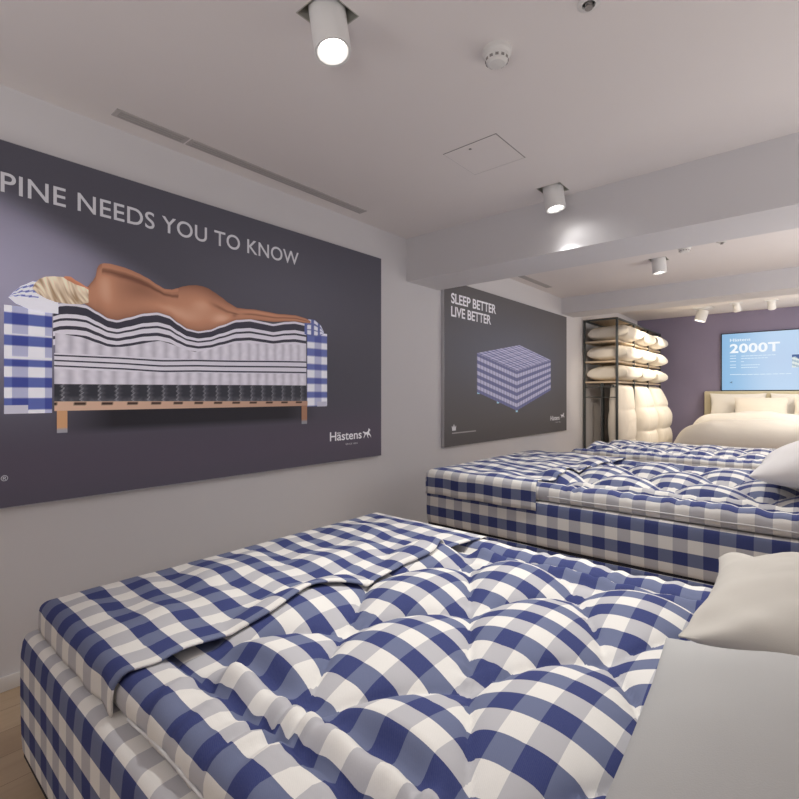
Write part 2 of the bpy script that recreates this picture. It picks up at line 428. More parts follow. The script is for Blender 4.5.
def foot_cover(xf, yn, yf, zb, edge, drop, label, lat, seed, top=.106, pv=-.012, tseed=3, xc=1.42):
    """flat gingham cover folded over the foot end of the topper and down its sides"""
    root = empty('foot_cover', (xf, (yn+yf)/2, zb), label, 'bed cover', 'flat gingham covers over the foot ends')
    x0, y0, ly = lat
    o = .012; r = .035; st = .016
    def prof(n_in):            # list of (inward distance from edge, drop, arc) from the hem to the top
        P = [(0, d) for d in [drop-(drop-r)*i/5 for i in range(5)]]
        P += [(r-r*math.cos(a), r-r*math.sin(a)) for a in [PI/2*i/6 for i in range(7)]]
        return P
    E = prof(0)
    def arcs(P):
        A = [0]
        for a, b in zip(P, P[1:]): A.append(A[-1]+math.hypot(b[0]-a[0], b[1]-a[1]))
        return A
    W = yf-yn+2*o
    ky = int((W-2*r)/st)
    PY = [(-o+p[0], p[1]) for p in E]+[(-o+r+(W-2*r)*i/ky, 0) for i in range(1, ky)]+[(-o+W-p[0], p[1]) for p in E[::-1]]
    AY = arcs(PY)
    L = edge-xf
    kx = int((L-r)/st)
    PX = [(-o+p[0], p[1]) for p in E]+[(-o+r+(L-r+o)*i/kx, 0) for i in range(1, kx+1)]
    AX = arcs(PX)
    ay0 = AY[4]; ax0 = AX[4]
    bm = bmesh.new(); uvl = bm.loops.layers.uv.new('UVMap'); G = []
    for (dx, zx) in PX:
        row = []
        for (dy, zy) in PY:
            y = yn+dy; fr = max(0, min(1, dx/L))
            x = xf+dx+fr*(.075*(y-yn)/(yf-yn)-.03+.020*math.sin((y-yn)*17+seed)+.012*nz(y*9, seed))*1.0
            d = max(zx, zy)
            flat = sm(min(dx, dy, yf-yn-dy), -.01, .10)
            su, sv, u, v = lobes(x, y, x0, y0, ly)
            h = .014*(su*sv)**.7+.010*nz(x*5+seed, y*3.4, 1)+.008*nz(x*9, y*7+seed, 4)
            h += .004*math.sin(y*30+x*6+3*nz(x*3, y*3))
            z = zb+top-d+flat*h
            if d < .01 and .13 < dy < yf-yn-.13:
                q = zb+.061+sm(min(dy, yf-yn-dy), .232, .30)*top_h(x, y, yn, yf, lat, tseed, xc, False)+.016
                w_ = sm(fr, .5, .9); z -= .65*w_*flat*h; z = max(z-.012*w_*sm(min(dy, yf-yn-dy), .13, .25), q)
            if d > .02:
                s = sm(d, .0, .06)
                if zy > zx: 
                    sg = -1 if dy < .5 else 1
                    y += sg*s*(.003+.003*math.sin(x*33+seed)+.010*abs(nz(x*7, seed, 2))); z += -.006*s*nz(x*6, 8, seed)
                else: x -= s*(.004*math.sin(y*33)+.005*nz(y*7, seed, 2))
            row.append(bm.verts.new((x, y, z)))
        G.append(row)
    for i in range(len(PX)-1):
        for j in range(len(PY)-1):
            f = bm.faces.new((G[i][j], G[i+1][j], G[i+1][j+1], G[i][j+1]))
            for l, (ii, jj) in zip(f.loops, ((i, j), (i+1, j), (i+1, j+1), (i, j+1))):
                l[uvl].uv = (AX[ii]-ax0, AY[jj]-ay0+pv)
    bm.normal_update()
    ob = finish('cover_cloth', bm, 'gingham', root, origin=Vector(root.location))
    s = ob.modifiers.new('thickness', 'SOLIDIFY'); s.thickness = .006; s.offset = -1
    return root

def bed_legs(root, O, x0, x1, y0, y1, h):
    for x in (x0+.12, x1-.12):
        for y in (y0+.12, y1-.12):
            bm = bmesh.new(); lathe(bm, [(.022, 0), (.026, .004), (.032, h-.004), (.032, h+.002)], (x, y, 0), 24)
            finish('leg', bm, 'pale_wood', root, origin=O, ang=40)

LATS = {1: (1.785, 1.35, .345)}
# bed nearest the camera
X0, XH = .65, 2.76
B1 = empty('bed', (1.7, 1.225, 0), 'blue and white gingham bed nearest the camera, lower than the next one', 'bed', 'gingham box spring beds in a row')
O1 = Vector(B1.location)
cloth_box('box_spring', X0, .40, .082, XH, 2.05, .488, .028, B1, O1, -.41, -.40-SQ, pu=-X0, seed=1)
boxes('base_strip', [(X0+.006, .406, .072, XH-.006, 2.044, .083)], 'black_cloth', B1, origin=O1)
bed_legs(B1, O1, X0, XH, .40, 2.05, .073)
topper(X0+.075, XH-.02, .445, 2.045, .489, 1.42, 'puffy tufted gingham topper on the bed nearest the camera', (1.785, 1.355, .345), .0098, 3)
foot_cover(X0+.065, .45, 2.04, .489, 1.385, .098, 'flat gingham cover over the foot of the bed nearest the camera', (1.785, 1.365, .345), .7)
# middle bed
YN2, YF2 = 2.60, 4.12
B2 = empty('bed', (1.7, 3.36, 0), 'taller gingham bed in the middle, between the nearest bed and the farthest gingham one', 'bed', 'gingham box spring beds in a row')
O2 = Vector(B2.location)
cloth_box('box_spring', X0, YN2, .11, XH, YF2, .40, .02, B2, O2, -.405+SQ, -YN2-SQ, pu=-X0+.02, seed=5)
boxes('base_strip', [(X0+.01, YN2+.010, .395, XH-.01, YF2-.01, .415)], 'black_cloth', B2, origin=O2)  # thin black strip between box spring and mattress
cloth_box('mattress', X0, YN2, .408, XH, YF2, .662, .026, B2, O2, -.467, -YN2-SQ, pu=-X0+.02, seed=6)
bed_legs(B2, O2, X0, XH, YN2, YF2, .11)
topper(X0+.045, XH-.02, YN2+.012, YF2-.012, .663, 1.48, 'puffy tufted gingham topper on the middle bed', (1.80, 3.36, .345), .014, 11)
foot_cover(X0+.022, YN2-.004, YF2+.004, .663, 1.455, .155, 'flat gingham cover over the foot of the middle bed', (1.80, 3.36, .345), 2.3, top=.106, pv=-.0745, tseed=11, xc=1.48)
# farthest gingham bed
YN3, YF3 = 5.02, 6.42
B3 = empty('bed', (1.7, 5.72, 0), 'farthest gingham bed in the row, in front of the white bed', 'bed', 'gingham box spring beds in a row')
O3 = Vector(B3.location)
cloth_box('box_spring', X0+.02, YN3, .11, XH, YF3, .36, .02, B3, O3, -.36, -YN3-.03-SQ, pu=-X0, seed=15)
cloth_box('mattress', X0+.02, YN3, .361, XH, YF3, .608, .026, B3, O3, -.42, -YN3-.03-SQ, pu=-X0, seed=16)
bed_legs(B3, O3, X0+.02, XH, YN3, YF3, .11)
topper(X0+.03, XH-.02, YN3, YF3, .609, .80, 'puffy tufted gingham topper on the farthest gingham bed', (1.80, 5.72, .32), .018, 21)

# ------------------------------------------------------------------ pillows
def pillow_bm(a, b, T, seed=0, n=44, wr=.006, flat=.0, pw=.5, pinch=.075):
    bm = bmesh.new(); uvs = []
    L = [math.sin((-1+2*i/n)*PI/2) for i in range(n+1)]
    top, bot = [], []
    for u in L:
        rt, rb = [], []
        for v in L:
            x = a*u*(1-pinch*(1-v*v)); y = b*v*(1-pinch*(1-u*u))
            g = max(0, (1-u*u)*(1-v*v))
            w = wr*(nz(u*2.2+seed, v*2.2, seed)+.6*nz(u*5, v*5+seed, 3))*g**.3
            w += wr*.8*math.sin((u-v)*9+seed+3*nz(u, v, seed))*math.exp(-((abs(u)-.8)**2+(abs(v)-.8)**2)*8)
            zt = T*g**pw+w
            zb_ = -T*g**(pw*.9)*(1-flat)
            edge = abs(u) > .9999 or abs(v) > .9999
            p = bm.verts.new((x, y, 0 if edge else zt)); rt.append(p)
            rb.append(p if edge else bm.verts.new((x, y, min(zb_, zt-.001))))
        top.append(rt); bot.append(rb)
    for i in range(n):
        for j in range(n):
            bm.faces.new((top[i][j], top[i+1][j], top[i+1][j+1], top[i][j+1]))
            q = (bot[i][j], bot[i][j+1], bot[i+1][j+1], bot[i+1][j])
            bm.faces.new(q)
    return bm
def pillow(loc, rot, a, b, T, mat, label, group, seed, **k):
    bm = pillow_bm(a, b, T, seed, **k)
    o = finish('pillow', bm, mat); o.location = loc; o.rotation_euler = rot
    return tag(o, label, 'pillow', group)
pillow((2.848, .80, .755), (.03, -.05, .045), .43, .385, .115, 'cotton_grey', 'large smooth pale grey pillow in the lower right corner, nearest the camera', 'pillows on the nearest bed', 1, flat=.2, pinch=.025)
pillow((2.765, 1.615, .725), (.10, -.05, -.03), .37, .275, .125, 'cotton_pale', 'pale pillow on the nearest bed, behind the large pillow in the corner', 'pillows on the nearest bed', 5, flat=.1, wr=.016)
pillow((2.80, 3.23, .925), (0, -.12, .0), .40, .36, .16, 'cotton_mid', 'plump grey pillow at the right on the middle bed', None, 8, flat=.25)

# ------------------------------------------------------------------ posters
def poster(name, y0, y1, z0, z1, label, mat, colf, nx, ny):
    root = empty(name, (0, (y0+y1)/2, z0), label, 'poster')
    O = Vector(root.location)
    T = .032
    boxes('frame', [(0.001, y0, z0, T, y0+.012, z1), (.001, y1-.012, z0, T, y1, z1), (.001, y0+.012, z0, T, y1-.012, z0+.012), (.001, y0+.012, z1-.012, T, y1-.012, z1), (.001, y0+.012, z0+.012, .012, y1-.012, z1-.012)], 'alu_edge', root, origin=O)
    grid('printed_panel', lambda s, t: (y0+.003+(y1-y0-.006)*s, z0+.003+(z1-z0-.006)*t), nx, ny, lambda s, t, y, z: colf(y, z), T+.0006, mat, root, O)
    return root, O, T+.0006
def grid(name, pos, nx, ny, col, x, mat, parent, O, plane='X'):
    bm = bmesh.new(); cl = bm.verts.layers.float_color.new('ink'); G = []
    for i in range(nx+1):
        r = []
        for j in range(ny+1):
            s, t = i/nx, j/ny; y, z = pos(s, t)
            v = bm.verts.new((x, y, z) if plane == 'X' else (y, x, z)); v[cl] = (*col(s, t, y, z), 1); r.append(v)
        G.append(r)
    for i in range(nx):
        for j in range(ny): bm.faces.new((G[i][j], G[i+1][j], G[i+1][j+1], G[i][j+1]))
    bmesh.ops.recalc_face_normals(bm, faces=bm.faces)
    if plane == 'X' and bm.faces[:][0].normal.x < 0: bmesh.ops.reverse_faces(bm, faces=bm.faces)
    return finish(name, bm, mat, parent, smooth=False, origin=O)
def interp(P, x):
    if x <= P[0][0]: return P[0][1]
    for (a, b), (c, d) in zip(P, P[1:]):
        if x <= c:
            t = (x-a)/(c-a); t = t*.6+t*t*(3-2*t)*.4
            return b+(d-b)*t
    return P[-1][1]
def strip(name, top, bot, nx, ny, col, x, mat, parent, O, conv=wl, plane='X'):
    """a printed shape between an upper and a lower outline"""
    T = [conv(*p) for p in top]; B = [conv(*p) for p in bot]
    a = max(T[0][0], B[0][0]); b = min(T[-1][0], B[-1][0])
    def pos(s, t):
        y = a+(b-a)*s; lo = interp(B, y); hi = max(interp(T, y), lo+1e-5); return y, lo+(hi-lo)*t
    return grid(name, pos, nx, ny, col, x, mat, parent, O, plane)
def mixc(a, b, t):
    t = max(0, min(1, t)); return tuple(p+(q-p)*t for p, q in zip(a, b))
def text_mesh(s, size=1, bold=0, spacing=1.0):
    cu = bpy.data.curves.new('t', 'FONT'); cu.body = s; cu.size = size; cu.offset = bold; cu.space_character = spacing; cu.resolution_u = 6
    o = bpy.data.objects.new('t', cu); COL.objects.link(o)
    dg = bpy.context.evaluated_depsgraph_get(); dg.update()
    me = bpy.data.meshes.new_from_object(o.evaluated_get(dg)); bpy.data.objects.remove(o)
    return me
def put_line(s, a0, a1, b0, h, x, mat, parent, O, anchor=None, **k):
    bold, sp = k.get('bold', 0), k.get('spacing', 1.0)
    def ext(q):
        me = text_mesh(q, 1, bold, sp); xs = [v.co.x for v in me.vertices]; return min(xs), max(xs)
    mn, mx = ext(s)
    if anchor:
        n2, x2 = ext(anchor); sc_ = (a1-a0)/(x2-n2); a0 = a1-sc_*(mx-mn)
    sc_ = (a1-a0)/(mx-mn); words = s.split(' ')
    for i, w_ in enumerate(words):
        e = ext(' '.join(words[:i+1]))[1]; q = ext(w_)
        hi = a0+(e-mn)*sc_; put_text(w_, hi-(q[1]-q[0])*sc_, hi, b0, h, x, mat, parent, O, **k)
def put_text(s, a0, a1, b0, h, x, mat, parent, O, plane='X', col=(.5, .5, .5), bold=0, spacing=1.0, name='lettering', anchor=None):
    """lettering between a0..a1 across, baseline b0, capital height h"""
    me = text_mesh(s, 1, bold, spacing)
    xs = [v.co.x for v in me.vertices]; mn, mx = min(xs), max(xs)
    cap = .729
    if anchor:                      # a0 is where this shorter text would start
        m2 = text_mesh(anchor, 1, bold, spacing); x2 = [v.co.x for v in m2.vertices]
        k = (a1-a0)/(max(x2)-min(x2)); a0 = a1-k*(mx-mn)
    k = (a1-a0)/(mx-mn)
    attr = me.color_attributes.new('ink', 'FLOAT_COLOR', 'POINT')
    for i, v in enumerate(me.vertices):
        A = a0+(v.co.x-mn)*k; Z = b0+v.co.y*h/cap
        v.co = (Vector((x, A, Z)) if plane == 'X' else Vector((A, x, Z)))-O
        attr.data[i].color = (*col, 1)
    me.materials.append(MATS[mat])
    o = bpy.data.objects.new(name, me); return link(o, parent)
def poly(name, pts, col, x, mat, parent, O, plane='X'):
    bm = bmesh.new(); cl = bm.verts.layers.float_color.new('ink')
    vs = []
    for p in pts:
        v = bm.verts.new((x, p[0], p[1]) if plane == 'X' else (p[0], x, p[1])); v[cl] = (*col, 1); vs.append(v)
    f = bm.faces.new(vs); bm.normal_update(); bmesh.ops.triangulate(bm, faces=[f])
    return finish(name, bm, mat, parent, smooth=False, origin=O)
# running horse mark, in a unit box
HORSE = [(0, .62), (.10, .70), (.22, .66), (.36, .60), (.52, .62), (.62, .70), (.68, .86), (.72, 1.0), (.78, .90), (.90, .80), (.88, .70), (.80, .72), (.76, .56), (.86, .40), (.98, .24), (1.0, .06), (.90, .22), (.78, .32), (.66, .36), (.62, .20), (.70, .02), (.60, .10), (.52, .26), (.48, .40), (.36, .40), (.26, .24), (.14, .04), (.12, .16), (.22, .36), (.20, .50), (.12, .56)]
PM = 'emissive_print'
def bg1(y, z):
    d0 = srgb(68, 66, 75); glowc = srgb(158, 154, 176); low = srgb(78, 68, 82)
    c = d0
    g = math.exp(-((y-.30)/.75)**2-((z-1.75)/.42)**2)
    edge = sm(2.13-(y-.46)*.42-z, -.06, .12)        # printed shade line under the headline
    c = mixc(c, glowc, g*edge)
    c = mixc(c, srgb(84, 82, 92), .8*math.exp(-((y-1.9)/.7)**2-((z-1.9)/.3)**2))
    c = mixc(c, low, .6*math.exp(-((z-.95)/.2)**2))
    return c
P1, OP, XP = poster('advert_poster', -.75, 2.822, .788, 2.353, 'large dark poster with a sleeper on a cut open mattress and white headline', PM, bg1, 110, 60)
L = .0007
W_, DK = srgb(226, 224, 234), srgb(62, 62, 74)
def ging(y, z, sq=.05, ph=(0, 0)):
    a = ((y-ph[0])/(2*sq*1.3)) % 1 < .5; b = ((z-ph[1])/(2*sq)) % 1 < .5
    if b: return srgb(92, 104, 168) if not a else srgb(66, 76, 148)
    return srgb(176, 178, 206) if a else srgb(232, 232, 240)
def rectgrid(name, pts, nx, ny, col, k):      # pts: px of left-bottom, right-top
    a = wl(*pts[0]); b = wl(*pts[1])
    return grid(name, lambda s, t: (a[0]+(b[0]-a[0])*s, a[1]+(b[1]-a[1])*t), nx, ny, col, XP+L*k, PM, P1, OP)
rectgrid('printed_label', ((4, 414), (28, 405)), 3, 3, lambda s, t, y, z: srgb(196, 194, 208), 3)
rectgrid('printed_label', ((317, 406.5), (326.6, 401.5)), 3, 3, lambda s, t, y, z: srgb(176, 174, 190), 3)
# soft printed shadow under the bed
rectgrid('printed_shade', ((50, 437), (318, 402)), 60, 10, lambda s, t, y, z: mixc(bg1(y, z), srgb(38, 36, 42), min(1, 4*t*(1-s*.2))*min(1, 6*s, 6*(1-s))), 1)
# gingham ends of the printed bed
rectgrid('printed_bed_end', ((4, 414), (52, 310)), 48, 72, lambda s, t, y, z: (srgb(225, 225, 235) if abs(t-.735) < .008 or abs(t-.52) < .008 else ging(y, z, .046, (.49, .012))), 2)
rectgrid('printed_bed_end', ((307, 406.5), (327, 334)), 26, 48, lambda s, t, y, z: mixc(ging(y, z, .048, (2.02, .0)), srgb(110, 110, 130), .22), 2)
top_curve = [(53, 306), (60, 303.5), (67, 303), (76, 303.6), (86, 305.5), (97, 312), (108, 318.5), (117, 320.4), (128, 317.8), (144, 313.6), (157.7, 312.6), (169, 316), (178, 323), (187, 328.8), (198, 331.4), (209.5, 330), (221, 325.6), (236.6, 320), (250, 319.2), (263.6, 322), (272.6, 324), (286, 322), (295, 321.6), (306, 324)]
def band(a, b, c0, nx=110, ny=3, k=3, name='printed_stripe'):
    """stripe between depth fractions a..b from the sagging top line down to the straight dark layer"""
    bots = [(x, 384.5) for x, _ in top_curve]
    A = [(x, y+(384.5-y)*a) for x, y in top_curve]; B = [(x, y+(384.5-y)*b) for x, y in top_curve]
    return strip(name, A, B, nx, ny, c0, XP+L*k, PM, P1, OP)
wh = srgb(214, 210, 220)
def spring(s, t, y, z):
    q = (s*23.0) % 1; g = .55+.45*math.sin(PI*min(1, q*1.08))
    n = .5+.5*nz(y*40, z*40)
    return mixc(srgb(140, 134, 148), srgb(224, 220, 230), g*(.65+.35*n)*(1-.15*s))
band(0, .50, lambda s, t, y, z: mixc(wh, srgb(190, 184, 198), s*.6), name='printed_padding')
for a, b in ((.035, .135), (.185, .215), (.28, .325), (.385, .425)): band(a, b, lambda s, t, y, z: srgb(60, 58, 70), k=4)
strip('printed_springs', [(55, 333), (80, 337), (108, 347), (120, 347), (160, 341), (195, 352), (240, 343), (306, 345)], [(55, 355), (120, 358), (200, 362), (306, 363)], 190, 10, spring, XP+L*5, PM, P1, OP)
strip('printed_padding', [(54, 353), (120, 356), (200, 359.5), (306, 361)], [(54, 371), (120, 372), (200, 374), (306, 374.5)], 60, 3, lambda s, t, y, z: mixc(wh, srgb(180, 176, 190), s*.5), XP+L*6, PM, P1, OP)
for d in (0, 5.2, 10.5):
    strip('printed_stripe', [(54, 354.5+d), (120, 357.5+d), (160, 360+d), (200, 359.8+d), (306, 361.5+d)], [(54, 356+d), (120, 359+d), (160, 361.6+d), (200, 361.4+d), (306, 362.9+d)], 60, 1, lambda s, t, y, z: srgb(58, 56, 68), XP+L*7, PM, P1, OP)
strip('printed_springs', [(54, 369), (120, 371.5), (200, 373), (306, 374)], [(54, 384), (306, 385.5)], 190, 8, spring, XP+L*7, PM, P1, OP)
def chev(s, t, y, z):
    q = (s*19) % 1; w = (t*4 % 1); zz = abs(w-.5)*.30
    d = abs(q-.35-zz)
    c = srgb(52, 52, 60)
    c = mixc(c, srgb(170, 170, 178), max(0, 1-d/.07)*.8*(1-s*.5)+max(0, .5-t*1.5)*(.5+.5*nz(y*60, z*60))*.6)
    return mixc(c, srgb(92, 92, 100), max(0, 1-abs(q-.5-zz)/.2)*.5)
strip('printed_coils', [(54, 384), (306, 385.5)], [(54, 401.5), (306, 401.5)], 240, 18, chev, XP+L*8, PM, P1, OP)
strip('printed_wood_rail', [(54, 401.5), (307, 401)], [(54, 411), (307, 405.8)], 200, 6, lambda s, t, y, z: srgb(60, 45, 40) if ((s*12.5+.35) % 1 < .42 and .5 < t < .85) else mixc(srgb(206, 172, 150), srgb(165, 130, 112), s), XP+L*9, PM, P1, OP)
rectgrid('printed_leg', ((56.5, 433), (67, 410.5)), 4, 8, lambda s, t, y, z: srgb(150, 148, 156) if t < .25 else srgb(196, 150, 112), 10)
rectgrid('printed_leg', ((301, 424), (306.5, 405.5)), 4, 8, lambda s, t, y, z: srgb(130, 130, 136) if t < .25 else srgb(150, 110, 88), 10)
# printed pillows
strip('printed_pillow', [(8, 297), (14, 291), (22, 285.5), (34, 281), (46, 282), (58, 290)], [(8, 297.5), (16, 304), (28, 309), (44, 312.5), (58, 314)], 60, 24, lambda s, t, y, z: (srgb(100, 110, 175) if (t*5.2+s*1.6) % 1 < .33 and t > .45 else srgb(228, 228, 238)), XP+L*9, PM, P1, OP)
strip('printed_pillow', [(304, 322), (308, 319), (314, 320), (320, 325), (323.5, 332)], [(304, 334), (308, 336), (316, 337), (323.5, 334)], 26, 16, lambda s, t, y, z: (srgb(92, 100, 150) if (s*3) % 1 < .4 or (t*3) % 1 < .3 else srgb(205, 205, 216)), XP+L*9, PM, P1, OP)
# printed sleeper seen from behind
body_top = [(78, 291), (82, 289), (87, 287), (92, 281.5), (95.5, 276), (97, 267), (100, 264.2), (104, 263.4), (110, 264), (115, 265.3), (123, 267.5), (130.6, 270.3), (138, 273.6), (146.4, 278), (157.7, 285.4), (164, 289), (171.3, 289.8), (176, 288.6), (182.5, 286.6), (189, 285.5), (196, 285.4), (202, 286.4), (207.3, 288.3), (214, 292.6), (220.8, 297.3), (228, 303), (236.6, 308), (245, 309), (254.6, 309.7), (266, 311.8), (277, 314), (287, 314.7), (295, 315.4), (304, 318), (310, 321)]
body_bot = [(78, 300), (86, 305), (97, 311.8), (108, 318.6), (117, 320.2), (128, 317.6), (144, 313.5), (157.7, 312.6), (169, 316), (178, 323), (187, 328.7), (198, 331.3), (209.5, 330), (221, 325.5), (236.6, 320), (250, 319.4), (263.6, 321), (272.6, 322), (286, 321.5), (295, 321.6), (304, 323), (310, 323.4)]
YA, YBd = wl(78, 290)[0], wl(310, 320)[0]
SK_D, SK_M, SK_H = srgb(112, 74, 60), srgb(182, 130, 104), srgb(222, 182, 158)
def skin(s, t, y, z):
    G = lambda cs, ws, ct, wt: math.exp(-((s-cs)/ws)**2-((t-ct)/wt)**2)
    v = .56-.34*(1-math.sin(PI*max(0, min(1, t))))**2
    v += .20*G(.085, .03, .55, .4)-.34*G(.20, .075, .62, .28)+.20*G(.34, .13, .22, .26)
    v -= .18*G(.47, .09, .90, .22); v += .16*G(.44, .05, .62, .2); v += .26*G(.525, .04, .22, .2)
    if .45 < s < .62: v -= .42*math.exp(-((t-(.66-1.5*(s-.48)))/.055)**2)*sm(s, .45, .52)*(1-sm(s, .59, .62))
    v -= .30*G(.585, .012, .36, .14)
    if .07 < s < .34: v -= .50*math.exp(-((t-(.86-.10*(s-.07)/.27))/.05)**2); v += .20*(t > .92)
    if s > .60: v -= .40*math.exp(-((t-.50)/.09)**2)*sm(s, .60, .66); v += .12*G(.72, .1, .78, .12)
    v -= .30*max(0, s-.8)
    return mixc(SK_D, SK_M, v*1.6) if v < .62 else mixc(SK_M, SK_H, (v-.62)*2.6)
strip('printed_sleeper', body_top, body_bot, 230, 26, skin, XP+L*10, PM, P1, OP)
strip('printed_sleeper', [(60, 279), (65, 276.4), (70, 276.8), (76, 281), (88, 288)], [(60, 284), (70, 288), (80, 294), (88, 300)], 24, 8, lambda s, t, y, z: mixc(srgb(150, 88, 66), srgb(205, 140, 108), t), XP+L*11, PM, P1, OP)
strip('printed_hair', [(32, 288), (35, 282.5), (40, 278.5), (46, 276.8), (54, 276.6), (62, 277.2), (68, 281), (76, 285), (84, 287.5), (88, 290)], [(32, 289), (38, 294.5), (46, 299), (56, 302.5), (68, 304), (80, 304.5), (88, 303)], 110, 30, lambda s, t, y, z: mixc(srgb(160, 132, 104), srgb(236, 220, 196), .55+.9*nz(s*16+t*3+.8*math.sin(t*2.5), t*1.6, 2)+.25*nz(s*40+t*8, t*2, 5)+.3*(t-.5)), XP+L*12, PM, P1, OP)
# headline and maker's mark
a = wl(0.5, 190.5); b = wl(298.5, 264.5); tp = wl(2, 172.6)
put_line('SPINE NEEDS YOU TO KNOW', a[0], b[0], (a[1]+wl(247.6, 253.2)[1])/2, .088, XP+L*3, PM, P1, OP, col=srgb(178, 176, 181), bold=.008, spacing=1.04, anchor='PINE NEEDS YOU TO KNOW', name='headline')
def maker(pxs, P, O, X, mat, col):
    (hx0, hy), (hx1, _), cap, (mx0, my0, mx1, my1), (tx0, ty, tx1) = pxs
    a = wl(hx0, hy); b = wl(hx1, hy)
    put_text('Hästens', a[0], b[0], a[1], cap, X, mat, P, O, col=col, bold=.012, name='maker_name')
    c = wl(mx0, my0); d = wl(mx1, my1)
    poly('horse_mark', [(c[0]+(d[0]-c[0])*u, c[1]+(d[1]-c[1])*v) for u, v in HORSE], col, X, mat, P, O)
    e = wl(tx0, ty); f = wl(tx1, ty)
    put_line('SINCE 1852', e[0], f[0], e[1], (f[0]-e[0])*.10, X, mat, P, O, col=mixc(col, (0, 0, 0), .35), name='small_lettering')
maker([(329.8, 441.2), (361.5, 440), .066, (362.5, 439, 371, 427.6), (345.5, 445, 357.5)], P1, OP, XP+L*3, PM, srgb(206, 204, 208))
q = wl(4.4, 481); put_text('®', q[0]-.012, q[0]+.012, q[1], .024, XP+L*3, PM, P1, OP, col=srgb(190, 190, 195), name='small_lettering')

PM2 = 'emissive_print_small'
def bg2(y, z):
    c = mixc(srgb(82, 78, 78), srgb(89, 90, 101), math.exp(-((z-1.7)/.45)**2-((y-5.0)/1.6)**2))
    return mixc(c, srgb(70, 66, 66), sm(1.0-z, -.1, .25)*.6)
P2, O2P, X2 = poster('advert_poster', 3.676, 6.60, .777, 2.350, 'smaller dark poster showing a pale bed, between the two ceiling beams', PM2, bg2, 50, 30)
def wl2(px, py): return wl(px, py)
a = wl(451.2, 303.5); b = wl(496, 303.5); z1 = (wl(451.7, 303.3)[1]+wl(496, 313.4)[1])/2
put_line('SLEEP BETTER', a[0], b[0], z1, .098, X2+L, PM2, P2, O2P, col=srgb(212, 210, 216), bold=.02, spacing=.97, name='headline')
b = wl(491, 317); z2 = (wl(452, 317)[1]+wl(491, 323.6)[1])/2
put_line('LIVE BETTER', a[0], b[0], z2, .098, X2+L, PM2, P2, O2P, col=srgb(212, 210, 216), bold=.02, spacing=.97, name='headline')
tl, tb, tr, tf = [wl(*p) for p in ((477, 353), (519.5, 345), (550.7, 360), (516.8, 371))]
bl, bf_, br = [wl(*p) for p in ((477, 392.2), (516.8, 410.6), (550.7, 390.2))]
def lerp2(a, b, t): return (a[0]+(b[0]-a[0])*t, a[1]+(b[1]-a[1])*t)
pal, pdk = srgb(186, 184, 208), srgb(104, 106, 146)
def stripe(n): return lambda s, t, y, z: mixc(mixc(pal, pdk, 1 if (t*n) % 1 < .5 else .12), srgb(80, 82, 110), (.35 if (s*14) % 1 < .5 else 0))
grid('printed_bed_side', lambda s, t: lerp2(lerp2(bl, bf_, s), lerp2(tl, tf, s), t), 56, 54, stripe(5.5), X2+L, PM2, P2, O2P)
grid('printed_bed_side', lambda s, t: lerp2(lerp2(bf_, br, s), lerp2(tf, tr, s), t), 56, 54, stripe(5.5), X2+L, PM2, P2, O2P)
grid('printed_bed_top', lambda s, t: lerp2(lerp2(tf, tr, s), lerp2(tl, tb, s), t), 60, 60, lambda s, t, y, z: mixc(pal, pdk, (.75 if (s*11) % 1 < .5 else .15)+(.25 if (t*11) % 1 < .5 else -.1)+.3*(1-min(1, 4*abs(math.sin(PI*s*5)*math.sin(PI*t*5))))), X2+L*1.5, PM2, P2, O2P)
for lp in ((498, 401.8), (516.8, 410.6), (478.5, 392.2)):
    c = wl(*lp); poly('printed_leg', [(c[0]-.025, c[1]-.018), (c[0]+.025, c[1]-.018), (c[0]+.025, c[1]+.02), (c[0]-.025, c[1]+.02)], srgb(150, 188, 205), X2+L*.6, PM2, P2, O2P)
maker([(550.5, 420.5), (559.5, 419.5), .062, (560.5, 418.5, 564.5, 412.5), (555.5, 423, 560.5)], P2, O2P, X2+L, PM2, srgb(205, 203, 206))
c = wl(454, 427.5)
poly('crown_mark', [(c[0]-.03, c[1]-.03), (c[0]+.03, c[1]-.03), (c[0]+.036, c[1]+.02), (c[0]+.015, c[1]), (c[0], c[1]+.035), (c[0]-.015, c[1]), (c[0]-.036, c[1]+.02)], srgb(190, 188, 190), X2+L, PM2, P2, O2P)
a = wl(452, 434); b = wl(476, 431.3)
poly('small_lettering', [(a[0], a[1]), (b[0], a[1]), (b[0], a[1]+.012), (a[0], a[1]+.012)], srgb(140, 136, 136), X2+L, PM2, P2, O2P)

# ------------------------------------------------------------------ screen on the dark wall
YT = YE-.05
sx0, sz1 = bw(722, 334.6, YT); _, sz0 = bw(722.5, 390.2, YT); sx1 = sx0+(sz1-sz0)*16/9
TVR = empty('wall_screen', ((sx0+sx1)/2, YE, sz0), 'bright light blue display screen on the dark wall above the white bed', 'screen'); OT = Vector(TVR.location)
boxes('screen_case', [(sx0-.015, YT, sz0-.02, sx1+.015, YE-.001, sz1+.015)], 'screen_bezel', TVR, bev=.004, origin=OT)
def bgs(s, t, y, z):
    c = mixc(srgb(142, 188, 226), srgb(190, 216, 242), sm(s, 0, .45))
    return mixc(c, srgb(185, 205, 235), .5*(1-abs(t-.5)*2)*sm(s, .1, .5))
SP = 'screen_print'
grid('display', lambda s, t: (sx0+(sx1-sx0)*s, sz0+(sz1-sz0)*t), 30, 16, bgs, YT-.001, SP, TVR, OT, 'Y')
def bt(px, py): return bw(px, py, YT)
a, b = bt(730, 341.5), bt(750.5, 341.5)
put_text('Hästens', a[0], b[0], a[1]-.004, .052, YT-.0025, SP, TVR, OT, 'Y', (.82, .90, .97), .015, name='lettering')
a, b = bt(729.8, 353), bt(780, 353)
